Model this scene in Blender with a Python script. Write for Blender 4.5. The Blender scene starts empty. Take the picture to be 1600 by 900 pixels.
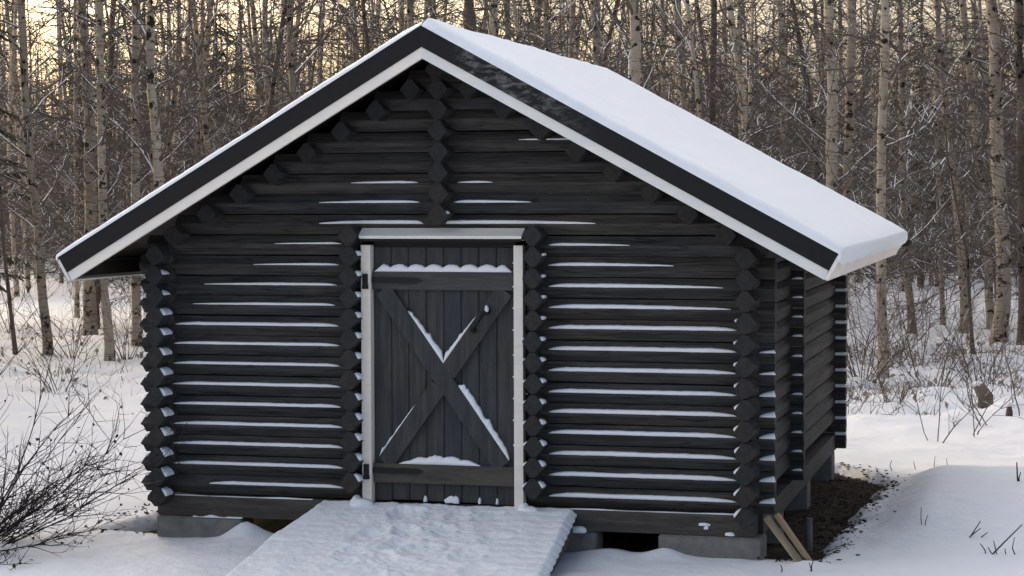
import bpy, bmesh, math, random
from mathutils import Vector, Matrix, noise
R = math.radians
sc = bpy.context.scene
col = sc.collection

# ------------------------------------------------------------------ camera
YAW, PITCH, ROLL, FPX = 0.254883, 0.0446, -0.00322, 3246.0
fwd = Vector((-math.sin(YAW)*math.cos(PITCH), math.cos(YAW)*math.cos(PITCH), -math.sin(PITCH)))
rt = Vector((math.cos(YAW), math.sin(YAW), 0))
up = rt.cross(fwd)
r2 = rt*math.cos(ROLL) + up*math.sin(ROLL)
u2 = -rt*math.sin(ROLL) + up*math.cos(ROLL)
CAM = Vector((3.269, -11.046, 1.658))
cd = bpy.data.cameras.new('camera')
cam = bpy.data.objects.new('camera', cd); col.objects.link(cam)
m = Matrix((r2, u2, -fwd)).transposed().to_4x4(); m.translation = CAM
cam.matrix_world = m
cd.sensor_width = 36.0; cd.lens = 36.0*FPX/1600.0; cd.clip_end = 2000
sc.camera = cam

# ------------------------------------------------------------------ light
SUN_EL, SUN_AZ = R(16), R(-54)          # azimuth measured from +Y towards +X
w = bpy.data.worlds.new('World'); sc.world = w; w.use_nodes = True
nt = w.node_tree; bg = nt.nodes['Background']
sky = nt.nodes.new('ShaderNodeTexSky'); sky.sky_type = 'NISHITA'; sky.sun_disc = False
sky.sun_elevation = SUN_EL; sky.sun_rotation = SUN_AZ
sky.air_density = 0.72; sky.dust_density = 7.0; sky.ozone_density = 0.0
nt.links.new(sky.outputs[0], bg.inputs[0]); bg.inputs[1].default_value = 0.15
sl = bpy.data.lights.new('sun', 'SUN'); sl.energy = 1.5; sl.angle = R(180); sl.color = (1.0, 0.955, 0.90)
so = bpy.data.objects.new('sun', sl); col.objects.link(so)
sd = Vector((math.sin(SUN_AZ)*math.cos(SUN_EL), math.cos(SUN_AZ)*math.cos(SUN_EL), math.sin(SUN_EL)))
so.rotation_euler = sd.to_track_quat('Z', 'Y').to_euler(); so.location = sd*60
sc.view_settings.view_transform = 'Standard'; sc.view_settings.look = 'None'
sc.view_settings.gamma = 1.0; sc.view_settings.use_curve_mapping = False
sc.view_settings.exposure = 1.14

# ------------------------------------------------------------------ materials
def mat(name, color, rough=0.8, spec=0.3):
    mt = bpy.data.materials.new(name); mt.use_nodes = True
    b = mt.node_tree.nodes['Principled BSDF']
    b.inputs['Base Color'].default_value = (*color, 1); b.inputs['Roughness'].default_value = rough
    b.inputs['Specular IOR Level'].default_value = spec
    return mt, mt.node_tree, b
def N(nt, t, **k):
    n = nt.nodes.new(t)
    for a, v in k.items(): setattr(n, a, v)
    return n
def coords(nt, scale=(1, 1, 1), which='Object'):
    tc = N(nt, 'ShaderNodeTexCoord'); mp = N(nt, 'ShaderNodeMapping')
    mp.inputs['Scale'].default_value = scale
    nt.links.new(tc.outputs[which], mp.inputs[0])
    oi = N(nt, 'ShaderNodeObjectInfo'); ml = N(nt, 'ShaderNodeMath', operation='MULTIPLY')
    ml.inputs[1].default_value = 37.0; nt.links.new(oi.outputs['Random'], ml.inputs[0])
    ad = N(nt, 'ShaderNodeVectorMath', operation='ADD')
    nt.links.new(mp.outputs[0], ad.inputs[0]); nt.links.new(ml.outputs[0], ad.inputs[1])
    return ad.outputs[0], oi.outputs['Random']
def tex(nt, vec, scale, detail=4, rough=0.55):
    n = N(nt, 'ShaderNodeTexNoise'); n.inputs['Scale'].default_value = scale
    n.inputs['Detail'].default_value = detail; n.inputs['Roughness'].default_value = rough
    nt.links.new(vec, n.inputs['Vector']); return n.outputs['Fac']
def ramp(nt, fac, stops):
    r = N(nt, 'ShaderNodeValToRGB'); e = r.color_ramp.elements
    while len(e) < len(stops): e.new(0.5)
    for i, (p, c) in enumerate(stops):
        e[i].position = p; e[i].color = (*c, 1) if len(c) == 3 else c
    nt.links.new(fac, r.inputs[0]); return r.outputs[0]
def bump(nt, b, fac, dist, strength=1.0):
    n = N(nt, 'ShaderNodeBump'); n.inputs['Distance'].default_value = dist; n.inputs['Strength'].default_value = strength
    nt.links.new(fac, n.inputs['Height']); nt.links.new(n.outputs[0], b.inputs['Normal'])
def mixc(nt, fac, a, b, mode='MIX'):
    n = N(nt, 'ShaderNodeMix', data_type='RGBA', blend_type=mode)
    if hasattr(fac, 'links'): nt.links.new(fac, n.inputs[0])
    else: n.inputs[0].default_value = fac
    for i, v in ((6, a), (7, b)):
        if hasattr(v, 'links'): nt.links.new(v, n.inputs[i])
        else: n.inputs[i].default_value = (*v, 1)
    return n.outputs[2]

def wood(name, c0, c1, stretch, rough=0.75, bd=0.004, scale=1.0, tone=(0.72, 1.15), cracks=False):
    mt, t, b = mat(name, c0, rough, 0.25)
    v, rnd = coords(t, stretch)
    f = tex(t, v, 9*scale, 7, 0.65); g = tex(t, v, 2.2*scale, 3)
    c = ramp(t, f, [(0.3, c0), (0.72, c1)])
    dk = ramp(t, g, [(0.35, (tone[0], tone[0], tone[0]*1.03)), (0.65, (tone[1], tone[1]*.975, tone[1]*.94))])
    c = mixc(t, 1.0, c, dk, 'MULTIPLY')
    hue = ramp(t, rnd, [(0.0, (0.85, 0.9, 0.97)), (0.5, (1, 1, 1)), (1.0, (1.18, 1.08, 1.0))])
    c = mixc(t, 1.0, c, hue, 'MULTIPLY')
    if cracks:
        vc, _ = coords(t, (0.55, 11, 11)); cr = tex(t, vc, 2.4, 2, 0.4)
        c = mixc(t, 1.0, c, ramp(t, cr, [(0.485, (1, 1, 1)), (0.50, (0.18, 0.18, 0.18)), (0.515, (1, 1, 1))]), 'MULTIPLY')
        vf, _ = coords(t, (1.6, 5, 5)); fd = tex(t, vf, 1.3, 5, 0.6)
        c = mixc(t, ramp(t, fd, [(0.56, (0, 0, 0)), (0.72, (0.55, 0.55, 0.55))]), c, (0.075, 0.070, 0.066))
    t.links.new(c, b.inputs['Base Color']); bump(t, b, f, bd, 0.7)
    return mt
M = {}
M['log'] = wood('dark_stained_log', (0.019, 0.020, 0.0215), (0.064, 0.063, 0.061), (0.8, 16, 16), bd=0.006, tone=(0.6, 1.3), cracks=True)
M['log_end'] = wood('dark_log_end', (0.016, 0.017, 0.018), (0.036, 0.036, 0.036), (14, 14, 14), bd=0.003)
M['door_wood'] = wood('dark_door_board', (0.031, 0.034, 0.037), (0.058, 0.060, 0.062), (14, 14, 1.2), bd=0.002)
M['door_rail'] = wood('dark_door_rail', (0.040, 0.040, 0.039), (0.078, 0.076, 0.072), (1.2, 14, 14), bd=0.002)
M['sill'] = wood('weathered_sill', (0.035, 0.035, 0.034), (0.075, 0.072, 0.068), (1.2, 12, 12), bd=0.003)
M['soffit'] = wood('brown_soffit_board', (0.045, 0.036, 0.028), (0.085, 0.068, 0.052), (12, 1.2, 12), bd=0.002)
M['offcut'] = wood('raw_pine_board', (0.20, 0.155, 0.10), (0.34, 0.27, 0.185), (10, 10, 1.0), bd=0.001)
M['white'] = wood('white_painted_board', (0.66, 0.66, 0.63), (0.72, 0.72, 0.69), (1.5, 8, 8), 0.55, 0.0006, 1.0, (0.95, 1.04))
M['white_eave'] = wood('white_painted_eave', (0.62, 0.62, 0.60), (0.72, 0.72, 0.70), (5, 0.8, 5), 0.55, 0.0006, 1.0, (0.95, 1.04))
M['ramp_wood'] = wood('grey_ramp_plank', (0.06, 0.055, 0.05), (0.14, 0.13, 0.115), (1.2, 12, 12), bd=0.003)
M['iron'] = mat('black_iron', (0.006, 0.006, 0.007), 0.55, 0.3)[0]

mt, t, b = mat('black_flashing', (0.0065, 0.006, 0.0075), 0.6, 0.25)
v, _ = coords(t, (6, 6, 6)); bump(t, b, tex(t, v, 4), 0.002, 0.4); M['flash'] = mt  # flashing black, also painted shade on the boards over the door
# the same flashing with rime clinging to its upper stretch
mt, t, b = mat('frosted_flashing', (0.0065, 0.0065, 0.008), 0.6, 0.25)
tc = N(t, 'ShaderNodeTexCoord'); sx = N(t, 'ShaderNodeSeparateXYZ'); t.links.new(tc.outputs['Object'], sx.inputs[0])
wx = ramp(t, sx.outputs[0], [(0.0, (0,)*3), (0.19, (0,)*3), (0.27, (1,)*3), (0.62, (0.72,)*3), (0.98, (0,)*3)])
mpn = N(t, 'ShaderNodeMapping'); mpn.inputs['Scale'].default_value = (10, 10, 24); t.links.new(tc.outputs['Object'], mpn.inputs[0])
f = tex(t, mpn.outputs[0], 1.6, 6, 0.7)
fr = ramp(t, f, [(0.47, (0,)*3), (0.78, (0.65,)*3)])
fm = mixc(t, 1.0, wx, fr, 'MULTIPLY')
t.links.new(mixc(t, fm, (0.0065, 0.0065, 0.008), (0.38, 0.38, 0.39)), b.inputs['Base Color']); M['flash_frost'] = mt

mt, t, b = mat('concrete', (0.16, 0.155, 0.145), 0.9, 0.2)
v, _ = coords(t, (1, 1, 1)); f = tex(t, v, 14, 8, 0.7); g = tex(t, v, 160, 2)
t.links.new(ramp(t, f, [(0.3, (0.125, 0.12, 0.112)), (0.7, (0.215, 0.208, 0.195))]), b.inputs['Base Color'])
bump(t, b, g, 0.003, 0.6); M['concrete'] = mt

def snow(name, s1, d1, s2, d2, c=(0.74, 0.76, 0.80)):
    mt, t, b = mat(name, c, 0.65, 0.25)
    b.inputs['Subsurface Weight'].default_value = 0.0
    v, _ = coords(t, (1, 1, 1), 'Object')
    a = tex(t, v, s1, 5, 0.6); e = tex(t, v, s2, 3, 0.6)
    n1 = N(t, 'ShaderNodeBump'); n1.inputs['Distance'].default_value = d1; t.links.new(a, n1.inputs['Height'])
    n2 = N(t, 'ShaderNodeBump'); n2.inputs['Distance'].default_value = d2; t.links.new(e, n2.inputs['Height'])
    t.links.new(n1.outputs[0], n2.inputs['Normal']); t.links.new(n2.outputs[0], b.inputs['Normal'])
    return mt
M['snow'] = snow('fresh_snow', 7, 0.02, 120, 0.002)
M['snow_fine'] = snow('fine_snow', 30, 0.003, 200, 0.001)
M['snow_roof'] = snow('roof_snow', 3, 0.012, 150, 0.0012, (0.78, 0.81, 0.85))

mt, t, b = mat('bare_soil', (0.05, 0.042, 0.034), 0.95, 0.1)
v, _ = coords(t, (1, 1, 1)); f = tex(t, v, 9, 8, 0.75)
t.links.new(ramp(t, f, [(0.3, (0.022, 0.018, 0.015)), (0.55, (0.062, 0.050, 0.038)), (0.75, (0.12, 0.10, 0.085))]), b.inputs['Base Color'])
bump(t, b, f, 0.03, 1.0); M['soil'] = mt

# birch bark: pale tan skin, thin dark lenticels, dark scars, darker with age near the foot of the trunk
def bark(name, light, mid):
    mt, t, b = mat(name, light, 0.85, 0.2)
    v, rnd = coords(t, (3, 3, 24)); v2, _ = coords(t, (7, 7, 8.5)); v3, _ = coords(t, (2, 2, 1.2))
    lent = tex(t, v, 2.2, 3, 0.5); scar = tex(t, v2, 1.1, 3, 0.6); tone = tex(t, v3, 1.5, 3)
    c = ramp(t, tone, [(0.3, mid), (0.7, light)])
    lm = ramp(t, lent, [(0.56, (1, 1, 1)), (0.68, (0.42, 0.37, 0.33))])
    sm = ramp(t, scar, [(0.565, (1, 1, 1)), (0.62, (0.09, 0.075, 0.065))])
    c = mixc(t, 1.0, c, lm, 'MULTIPLY'); c = mixc(t, 1.0, c, sm, 'MULTIPLY')
    hv = ramp(t, rnd, [(0, (0.62, 0.60, 0.58)), (0.5, (0.9, 0.88, 0.86)), (1, (1.15, 1.12, 1.08))])
    c = mixc(t, 1.0, c, hv, 'MULTIPLY')
    t.links.new(c, b.inputs['Base Color']); bump(t, b, lent, 0.004, 0.6); return mt
M['bark'] = bark('birch_bark', (0.50, 0.44, 0.355), (0.33, 0.28, 0.225))
M['bark_dark'] = bark('rough_dark_bark', (0.20, 0.165, 0.14), (0.10, 0.08, 0.068))
M['twig'] = mat('brown_twig', (0.125, 0.107, 0.094), 0.85, 0.15)[0]
M['twig_dark'] = mat('dark_bush_twig', (0.030, 0.022, 0.020), 0.85, 0.15)[0]
M['twig_pale'] = mat('pale_brown_twig', (0.13, 0.095, 0.075), 0.85, 0.15)[0]
M['dead_leaf'] = mat('dead_leaf', (0.060, 0.042, 0.032), 0.9, 0.1)[0]
M['dry_grass'] = mat('dry_grass', (0.30, 0.24, 0.20), 0.9, 0.1)[0]
M['needle'] = mat('spruce_needle', (0.035, 0.042, 0.024), 0.85, 0.15)[0]
M['stalk'] = mat('dry_stalk', (0.06, 0.055, 0.055), 0.9, 0.1)[0]

# ------------------------------------------------------------------ helpers
class MB:
    def __init__(s): s.v = []; s.f = []; s.m = []
    def add(s, vs, fs, mi=0):
        o = len(s.v); s.v += [tuple(q) for q in vs]
        s.f += [tuple(i+o for i in q) for q in fs]
        s.m += (mi if isinstance(mi, list) else [mi]*len(fs))
    def box(s, x0, x1, y0, y1, z0, z1, mi=0):
        s.add([(x0,y0,z0),(x1,y0,z0),(x1,y1,z0),(x0,y1,z0),(x0,y0,z1),(x1,y0,z1),(x1,y1,z1),(x0,y1,z1)],
              [(0,3,2,1),(4,5,6,7),(0,1,5,4),(1,2,6,5),(2,3,7,6),(3,0,4,7)], mi)
    def extrude_xz(s, poly, y0, y1, mi=0):          # poly in (x,z), counter-clockwise seen from -Y
        n = len(poly)
        vs = [(x, y0, z) for x, z in poly] + [(x, y1, z) for x, z in poly]
        fs = [tuple(range(n)), tuple(range(2*n-1, n-1, -1))] + [(i, i+n, (i+1) % n+n, (i+1) % n) for i in range(n)]
        s.add(vs, fs, mi)
    def tube(s, pts, rad, sides=4, mi=0, snow_mi=None, psnow=0.0, rng=random, cap=True):
        rings = []; n = len(pts); o = len(s.v)
        for i, p in enumerate(pts):
            d = (pts[min(i+1, n-1)] - pts[max(i-1, 0)])
            if d.length < 1e-9: d = Vector((0, 0, 1))
            d.normalize()
            sd_ = d.cross(Vector((0, 0, 1)))
            if sd_.length < 0.05: sd_ = d.cross(Vector((0, 1, 0)))
            sd_.normalize(); u_ = sd_.cross(d)
            if u_.z < 0: u_ = -u_; sd_ = -sd_
            r_ = rad[i]
            for k in range(sides):
                a = math.pi/2 + math.pi/sides + 2*math.pi*k/sides
                s.v.append(tuple(p + (sd_*math.cos(a) + u_*math.sin(a))*r_))
        for i in range(n-1):
            dz = (pts[i+1]-pts[i]).normalized().z if (pts[i+1]-pts[i]).length > 1e-9 else 1
            sn = snow_mi is not None and abs(dz) < 0.8 and rng.random() < psnow
            for k in range(sides):
                a, b_ = o+i*sides+k, o+i*sides+(k+1) % sides
                s.f.append((a, b_, b_+sides, a+sides))
                s.m.append(snow_mi if (sn and k == sides-1) else mi)
        if cap:
            s.f.append(tuple(o+k for k in range(sides))); s.m.append(mi)
            s.f.append(tuple(o+(n-1)*sides+k for k in range(sides))); s.m.append(mi)
    def mesh(s, name, mats, smooth=False, recalc=True):
        me = bpy.data.meshes.new(name); me.from_pydata(s.v, [], s.f)
        for q in (mats if isinstance(mats, list) else [mats]): me.materials.append(M[q])
        me.polygons.foreach_set('material_index', s.m)
        if smooth: me.polygons.foreach_set('use_smooth', [True]*len(me.polygons))
        if recalc:
            bm = bmesh.new(); bm.from_mesh(me); bmesh.ops.recalc_face_normals(bm, faces=bm.faces[:]); bm.to_mesh(me); bm.free()
        me.update(); return me
def put(name, me, parent=None, loc=(0, 0, 0), rot=None):
    o = bpy.data.objects.new(name, me); col.objects.link(o)
    if parent: o.parent = parent
    o.location = loc
    if rot: o.rotation_euler = rot
    return o
def empty(name, loc=(0, 0, 0)):
    o = bpy.data.objects.new(name, None); col.objects.link(o); o.location = loc; o.empty_display_size = 0.2; return o
def tag(o, label=None, cat=None, group=None, kind=None):
    if label: o['label'] = label
    if cat: o['category'] = cat
    if group: o['group'] = group
    if kind: o['kind'] = kind
    return o
def nz(x, y, z=0.0): return noise.noise(Vector((x, y, z)))
def sst(a, b_, x):
    t_ = max(0.0, min(1.0, (x-a)/(b_-a))); return t_*t_*(3-2*t_)

# ------------------------------------------------------------------ ground
G = -0.30
def bare(x, y):        # 1 where the roof keeps the snow off
    n = 0.10*nz(x*2.3, y*2.3, 3) + 0.05*nz(x*7, y*7, 5)
    right = 1.95 + 0.05*max(0, min(3, y)) + n
    return sst(-2.12+n, -1.98+n, x)*(1-sst(right-0.05, right+0.16, x))*sst(0.06+n*0.5, 0.16+n*0.5, y)*(1-sst(3.95+n, 4.2+n, y+1.2*max(0, x-1.75)))
def gz(x, y):
    z = G + 0.024*nz(x*0.7, y*0.7, 1) + 0.016*nz(x*2.2, y*2.2, 2) + 0.008*nz(x*5, y*5, 4) + 0.004*nz(x*12, y*12, 15)
    far = sst(4.5, 9, y)
    z += far*(0.07*nz(x*0.9, y*0.9, 7) + 0.05*nz(x*2.1, y*2.1, 9)) + sst(3.5, 5, y)*(0.035*nz(x*1.7, y*1.7, 13)+0.02*max(0, nz(x*4, y*4, 14))) + sst(6.0, 8.5, y)*(0.10*max(0, nz(x*2.6, y*2.6, 17)) + 0.05*max(0, nz(x*6, y*6, 18)))
    z += 0.15*sst(2.2, 2.6, x)*sst(0.3, 1.6, y)*(1-sst(3.0, 4.2, y))*(1-0.5*sst(3.2, 4.2, x))      # snow bank beside the shed
    z += 0.05*sst(0.2, -0.9, y)*sst(0.95, 1.3, x)*0.4
    for bx_, by_, h_, r_ in ((-1.18, -0.04, 0.075, 0.10), (1.24, -0.05, 0.05, 0.11), (0.95, -0.08, 0.03, 0.2), (-1.05, -0.15, 0.04, 0.25), (2.02, -0.10, 0.03, 0.10)):
        z += h_*math.exp(-((x-bx_)**2+(y-by_)**2)/(r_*r_))
    b_ = bare(x, y)
    if b_ > 0: z -= 0.16*b_
    return z
def axis(lo, hi, step, end_lo, end_hi, mid=None):
    a = []; q = lo
    while q <= hi: a.append(q); q += step
    s_ = step; q = a[-1]
    while q < end_hi:
        s_ = min(s_*1.07, 12) if not (mid and q < mid[0]) else min(s_*1.07, mid[1]); q += s_; a.append(q)
    s_ = step; q = a[0]; pre = []
    while q > end_lo: s_ = min(s_*1.09, 12); q -= s_; pre.append(q)
    return pre[::-1]+a
xs = axis(-3.4, 3.7, 0.04, -260, 260); ys = axis(-2.4, 4.9, 0.04, -120, 320, (16, 0.14))
mb = MB(); nx = len(xs)
mb.v = [(x, y, gz(x, y)) for y in ys for x in xs]
mb.f = [(j*nx+i, j*nx+i+1, (j+1)*nx+i+1, (j+1)*nx+i) for j in range(len(ys)-1) for i in range(nx-1)]
mb.m = [0]*len(mb.f)
tag(put('ground', mb.mesh('ground', 'snow', True, False)), 'snow covered ground around the shed and under the trees', kind='structure')
mb = MB(); sxs = [-2.25+0.05*i for i in range(96)]; sys_ = [0.02+0.05*i for i in range(92)]; nx = len(sxs)
mb.v = [(x, y, G-0.075+0.02*nz(x*3, y*3, 11)+0.012*nz(x*9, y*9, 12) - 0.12*(1-sst(0.0, 0.15, y))) for y in sys_ for x in sxs]
mb.f = [(j*nx+i, j*nx+i+1, (j+1)*nx+i+1, (j+1)*nx+i) for j in range(len(sys_)-1) for i in range(nx-1)]
mb.m = [0]*len(mb.f)
tag(put('bare_soil', mb.mesh('bare_soil', 'soil', True, False)), 'dark bare soil under the eaves of the shed', kind='structure')

# ------------------------------------------------------------------ shed
P = 0.115                       # height of one course
LW, LF, LH, LV = 0.058, 0.024, 0.0548, 0.007   # half width, half flat, half height, half of the blunt edge
YW, YF_, YV = 0.054, 0.013, 0.005      # the side logs and stubs are dressed closer to a diamond
YPROF = [(YF_, LH), (YW, YV), (YW, -YV), (YF_, -LH), (-YF_, -LH), (-YW, -YV), (-YW, YV), (-YF_, LH)]
YBODY = [(0.032, LH), (0.055, 0.026), (0.055, -0.026), (0.032, -LH), (-0.032, -LH), (-0.055, -0.026), (-0.055, 0.026), (-0.032, LH)]
PROF = [(LF, LH), (LW, LV), (LW, -LV), (LF, -LH), (-LF, -LH), (-LW, -LV), (-LW, LV), (-LF, LH)]
shed = empty('log_shed', (0, 2.0, G)); S0 = Vector(shed.location)
tag(shed, 'small black stained log shed with snowy gable roof and white trim', 'shed')
_logs = {}
def log_mesh(L, cham=(0.0, 0.0), var=0, prof=None, tag_=0):
    prof = prof or PROF
    """hexagonal log along local X from 0 to L; cham = how far each end is dressed to a blunt point"""
    key = (round(L, 3), cham, var, tag_)
    if key in _logs: return _logs[key]
    rng = random.Random(int(L*1000)+var)
    mb = MB(); st = []
    xs_ = [(0.0, 0.25 if cham[0] else 1.0)] + ([(0.020, 0.87), (0.062, 0.88), (0.066, 1.0)] if cham[0] else []) + ([(L-cham[1], 1.0)] if cham[1] else []) + [(L, 0.55 if cham[1] else 1.0)]
    if tag_ and L > 1.0:
        st = [[(x, a, z) for a, z in (YPROF if x < 0.14 or x > L-0.14 else YBODY)] for x in (0, 0.132, 0.150, L-0.150, L-0.132, L)]; xs_ = []
    for x, k in xs_:
        j = rng.uniform(-0.0012, 0.0012)
        st.append([(x, a*1.0+j, z*k+j) for a, z in prof])
    n = 8
    for s_ in st: mb.v += s_
    for i in range(len(st)-1):
        for k in range(n):
            mb.f.append((i*n+k, i*n+(k+1) % n, (i+1)*n+(k+1) % n, (i+1)*n+k)); mb.m.append(0)
    mb.f.append(tuple(range(n))); mb.m.append(1)
    mb.f.append(tuple((len(st)-1)*n+k for k in range(n))); mb.m.append(1)
    me = mb.mesh('log', ['log', 'log_end']); _logs[key] = me; return me
rl = random.Random(5)
def log(ax, c0, start, end, z, cham=(0.0, 0.0)):
    """ax 'x': runs along X at Y=c0; 'y': runs along Y at X=c0 (local X points to +Y)"""
    me = log_mesh(end-start, cham, rl.randrange(3)) if ax == 'x' else log_mesh(end-start, cham, rl.randrange(3), YPROF, 1)
    j = rl.uniform(-0.003, 0.003); tw = rl.gauss(0, 0.02)
    if ax == 'x': o = put('log', me, shed, Vector((start, c0+j, z+rl.uniform(-.002, .002)))-S0, (tw, 0, 0))
    else: o = put('log', me, shed, Vector((c0+j, start+rl.uniform(-.006, .006), z+rl.uniform(-.002, .002)))-S0, (tw, 0, math.pi/2))
    return o
rs = random.Random(11)
def strip(parent, side, x0, x1, cover, th, t0=0.1, t1=0.1, rag=1.0, up=None, step=0.02):
    """snow lying on an upper facet of a log; side = sign of local Y the facet faces"""
    mb = MB(); n = max(4, int((x1-x0)/step)); ring = []
    isy = abs(parent.rotation_euler.z) > 0.1
    F_ = (YF_, LH) if isy else (LF, LH); V_ = (YW, YV) if isy else (LW, LV)
    sd_ = rs.uniform(0, 90)
    for i in range(n+1):
        q = i/n; x = x0+(x1-x0)*q
        k = min(1.0, ((x-x0)/t0) if t0 else 1.0, ((x1-x)/t1) if t1 else 1.0); k = max(0.02, k)**0.42
        k2 = k*(1+rag*0.13*nz(x*5, sd_)+rag*0.10*nz(x*34, sd_, 3))
        c = max(0.02, cover*k2); h = max(0.0012, th*k2)
        F = Vector(F_); V = Vector(V_); d = F-V; nn = Vector((-d.y, d.x)).normalized()
        if nn.x < 0: nn = -nn
        lo = -0.10*rag*max(0, nz(x*21, sd_, 8)+nz(x*47, sd_, 9))
        A = V+d*min(1.0, c); B = V+d*lo*0.3
        pts = [A-nn*0.003, A+nn*h*0.35, V+d*c*0.55+nn*h*0.95, V+d*c*0.15+nn*h, B+nn*h*0.5+Vector((0, -0.004*k)), B-nn*0.003]
        ring.append([(x, side*p_.x, p_.y) for p_ in pts])
    m_ = 6
    for r_ in ring: mb.v += r_
    for i in range(n):
        for k in range(m_):
            mb.f.append((i*m_+k, i*m_+(k+1) % m_, (i+1)*m_+(k+1) % m_, (i+1)*m_+k)); mb.m.append(0)
    mb.f.append(tuple(range(m_))); mb.m.append(0); mb.f.append(tuple(n*m_+k for k in range(m_))); mb.m.append(0)
    return put('snow_strip', mb.mesh('snow_strip', 'snow_fine', True), parent)

XE, YA = 1.835, 0.062            # log ends in X, axis of the front wall
WX = 1.70; WXL = -1.672                        # axis of the side walls
YB, YM = 4.0, 1.40               # back wall and inner wall axes
def under(z, s=1): return (2.46-(z+LH))/0.575
# front wall: two short logs per course beside the doorway, whole logs above it
left_sn = {12: (-1.0, -.60, .30, .010), 11: (-1.13, -.615, .32, .011), 10: (-1.43, -.63, .36, .012), 9: (-1.5, -.64, .34, .011), 8: (-1.61, -.62, .46, .015),
           7: (-1.62, -.615, .42, .014), 6: (-1.63, -.615, .40, .014), 5: (-1.63, -.61, .44, .014), 4: (-1.63, -.61, .46, .015), 3: (-1.63, -.60, .46, .015), 2: (-1.63, -.60, .46, .015), 1: (-1.63, -.60, .46, .015), 0: (-1.41, -.60, .44, .014)}
right_sn = {12: (.597, 1.05, .40, .014), 11: (.597, 1.29, .44, .015), 10: (.597, 1.56, .48, .016), 9: (.597, 1.6, .50, .018)}
for i in range(13):
    z = i*P
    e = min(XE, under(z))
    a = log('x', YA, -XE if i < 12 else -e, -0.472, z, (0.045, 0.0) if i < 11 else (0.0, 0.0))
    s0 = a.location.x + S0.x
    x0, x1, cv, th = left_sn[i]; cv *= .68; th *= .75
    strip(a, -1, x0-s0, x1-s0, cv, th, 0.45 if i > 8 else 0.14, 0.08)
    b_ = log('x', YA, 0.472, e if i > 11 else XE, z)
    x0, x1, cv, th = right_sn.get(i, (.597, 1.632, .50+.05*rs.random(), .017)); cv *= .74; th *= .75
    strip(b_, -1, x0-.472, x1-.472, cv, th, 0.10, 0.5 if i > 8 else 0.14)
    if i < 8: strip(b_, -1, 1.755-.472, 1.842-.472, .34+.3*(i < 6), .013, 0.10, 0.008, 0.4, step=0.008)
    if i < 11: # snow in the joint beyond the left corner
        q = MB(); n = 5
        for w_ in range(n+1):
            x = 0.018+0.045*w_/n; h = 0.004+0.004*math.sin(math.pi*w_/n)+0.003*nz(x*50, i*2.7); zt = LH*0.88
            q.v += [(x, -0.040, zt-0.010), (x, -0.028, zt+h), (x, 0.028, zt+h), (x, 0.040, zt-0.010)]
        for w_ in range(n):
            for k in range(4): q.f.append((w_*4+k, w_*4+(k+1) % 4, w_*4+4+(k+1) % 4, w_*4+4+k)); q.m.append(0)
        q.f += [(0, 1, 2, 3), (n*4, n*4+1, n*4+2, n*4+3)]; q.m += [0, 0]
        put('snow_strip', q.mesh('snow_strip', 'snow_fine', True), a)
gable_sn = {13: [(-.73, -.12, .36, .015, .3, .04), (0.0, .86, .36, .015, .03, .5)], 14: [(-.73, -.14, .26, .009, .4, .1), (.06, .50, .26, .009, .06, .3)], 15: [(-.54, -.15, .24, .008, .3, .1), (.08, .28, .2, .006, .1, .1)],
            17: [(.43, .77, .12, .004, .1, .02)]}
for i in range(13, 21):
    z = i*P; e = min(1.62, under(z)+0.02)
    a = log('x', YA, -e, e, z)
    for x0, x1, cv, th, t0, t1 in gable_sn.get(i, []): strip(a, -1, x0+e, x1+e, cv, th, t0, t1)
# side walls, set half a course off the front courses; their ends show beside the corners
for s_ in (-1, 1):
    for i in range(12):
        z = (i+0.5)*P
        a = log('y', WX if s_ > 0 else WXL, -0.150, 4.17, z)
        if s_ < 0:
            if i < 9: strip(a, -1, 0.004, 0.125, .95-.03*i, .016, 0.006, 0.02, 0.4, step=0.012)
            elif i < 11: strip(a, -1, 0.004, 0.10, .5, .010, 0.02, 0.05, 0.4, step=0.012)
        else:
            if i < 9: strip(a, 1, 0.0, 0.12, .62-.05*i, .012, 0.006, 0.04, 0.4, step=0.012)
            if i < 8: strip(a, 1, 2.0, 2.14, .25, .008, 0.05, 0.05, 0.5)
            if i < 8: strip(a, -1, 1.85, 1.92, .42, .014, 0.03, 0.03, 0.5, step=0.01)
    # bottom side log, half sunk into the sill
    a = log('y', WX if s_ > 0 else WXL, -0.150, -0.01, -0.5*P)
    strip(a, -1 if s_ < 0 else 1, 0.004, 0.11, .8, .016, 0.006, 0.02, 0.4, step=0.012)
# roof purlins, one to each course of the gable
for s_ in (-1, 1):
    for k in range(12, 20):
        z = (k+0.5)*P; log('y', s_*(2.335-z)/0.567, -0.085, 4.17, z)
log('y', 0.0, -0.150, 4.17, 2.345)
# short logs: doorway columns and the column above the door
for i in range(13):
    z = (i+0.5)*P
    a = log('y', -0.520, -0.110, 0.15, z)
    if i < 12: strip(a, -1, 0.004, 0.10, .80-.03*i, .016, 0.006, 0.03, 0.4, step=0.012)
    a = log('y', 0.532, -0.110, 0.15, z)
    if i < 12: strip(a, -1, 0.004, 0.09, .68-.045*i, .015, 0.006, 0.03, 0.4, step=0.012)
    if i < 8: strip(a, 1, 0.0, 0.08, .5-.04*i, .010, 0.006, 0.04, 0.4, step=0.012)
for i in range(13, 20):
    a = log('y', 0.0, -0.110, 0.15, (i+0.5)*P)
    if i == 13: strip(a, -1, 0.004, 0.06, .3, .008, 0.006, 0.03, 0.4, step=0.012)
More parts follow.
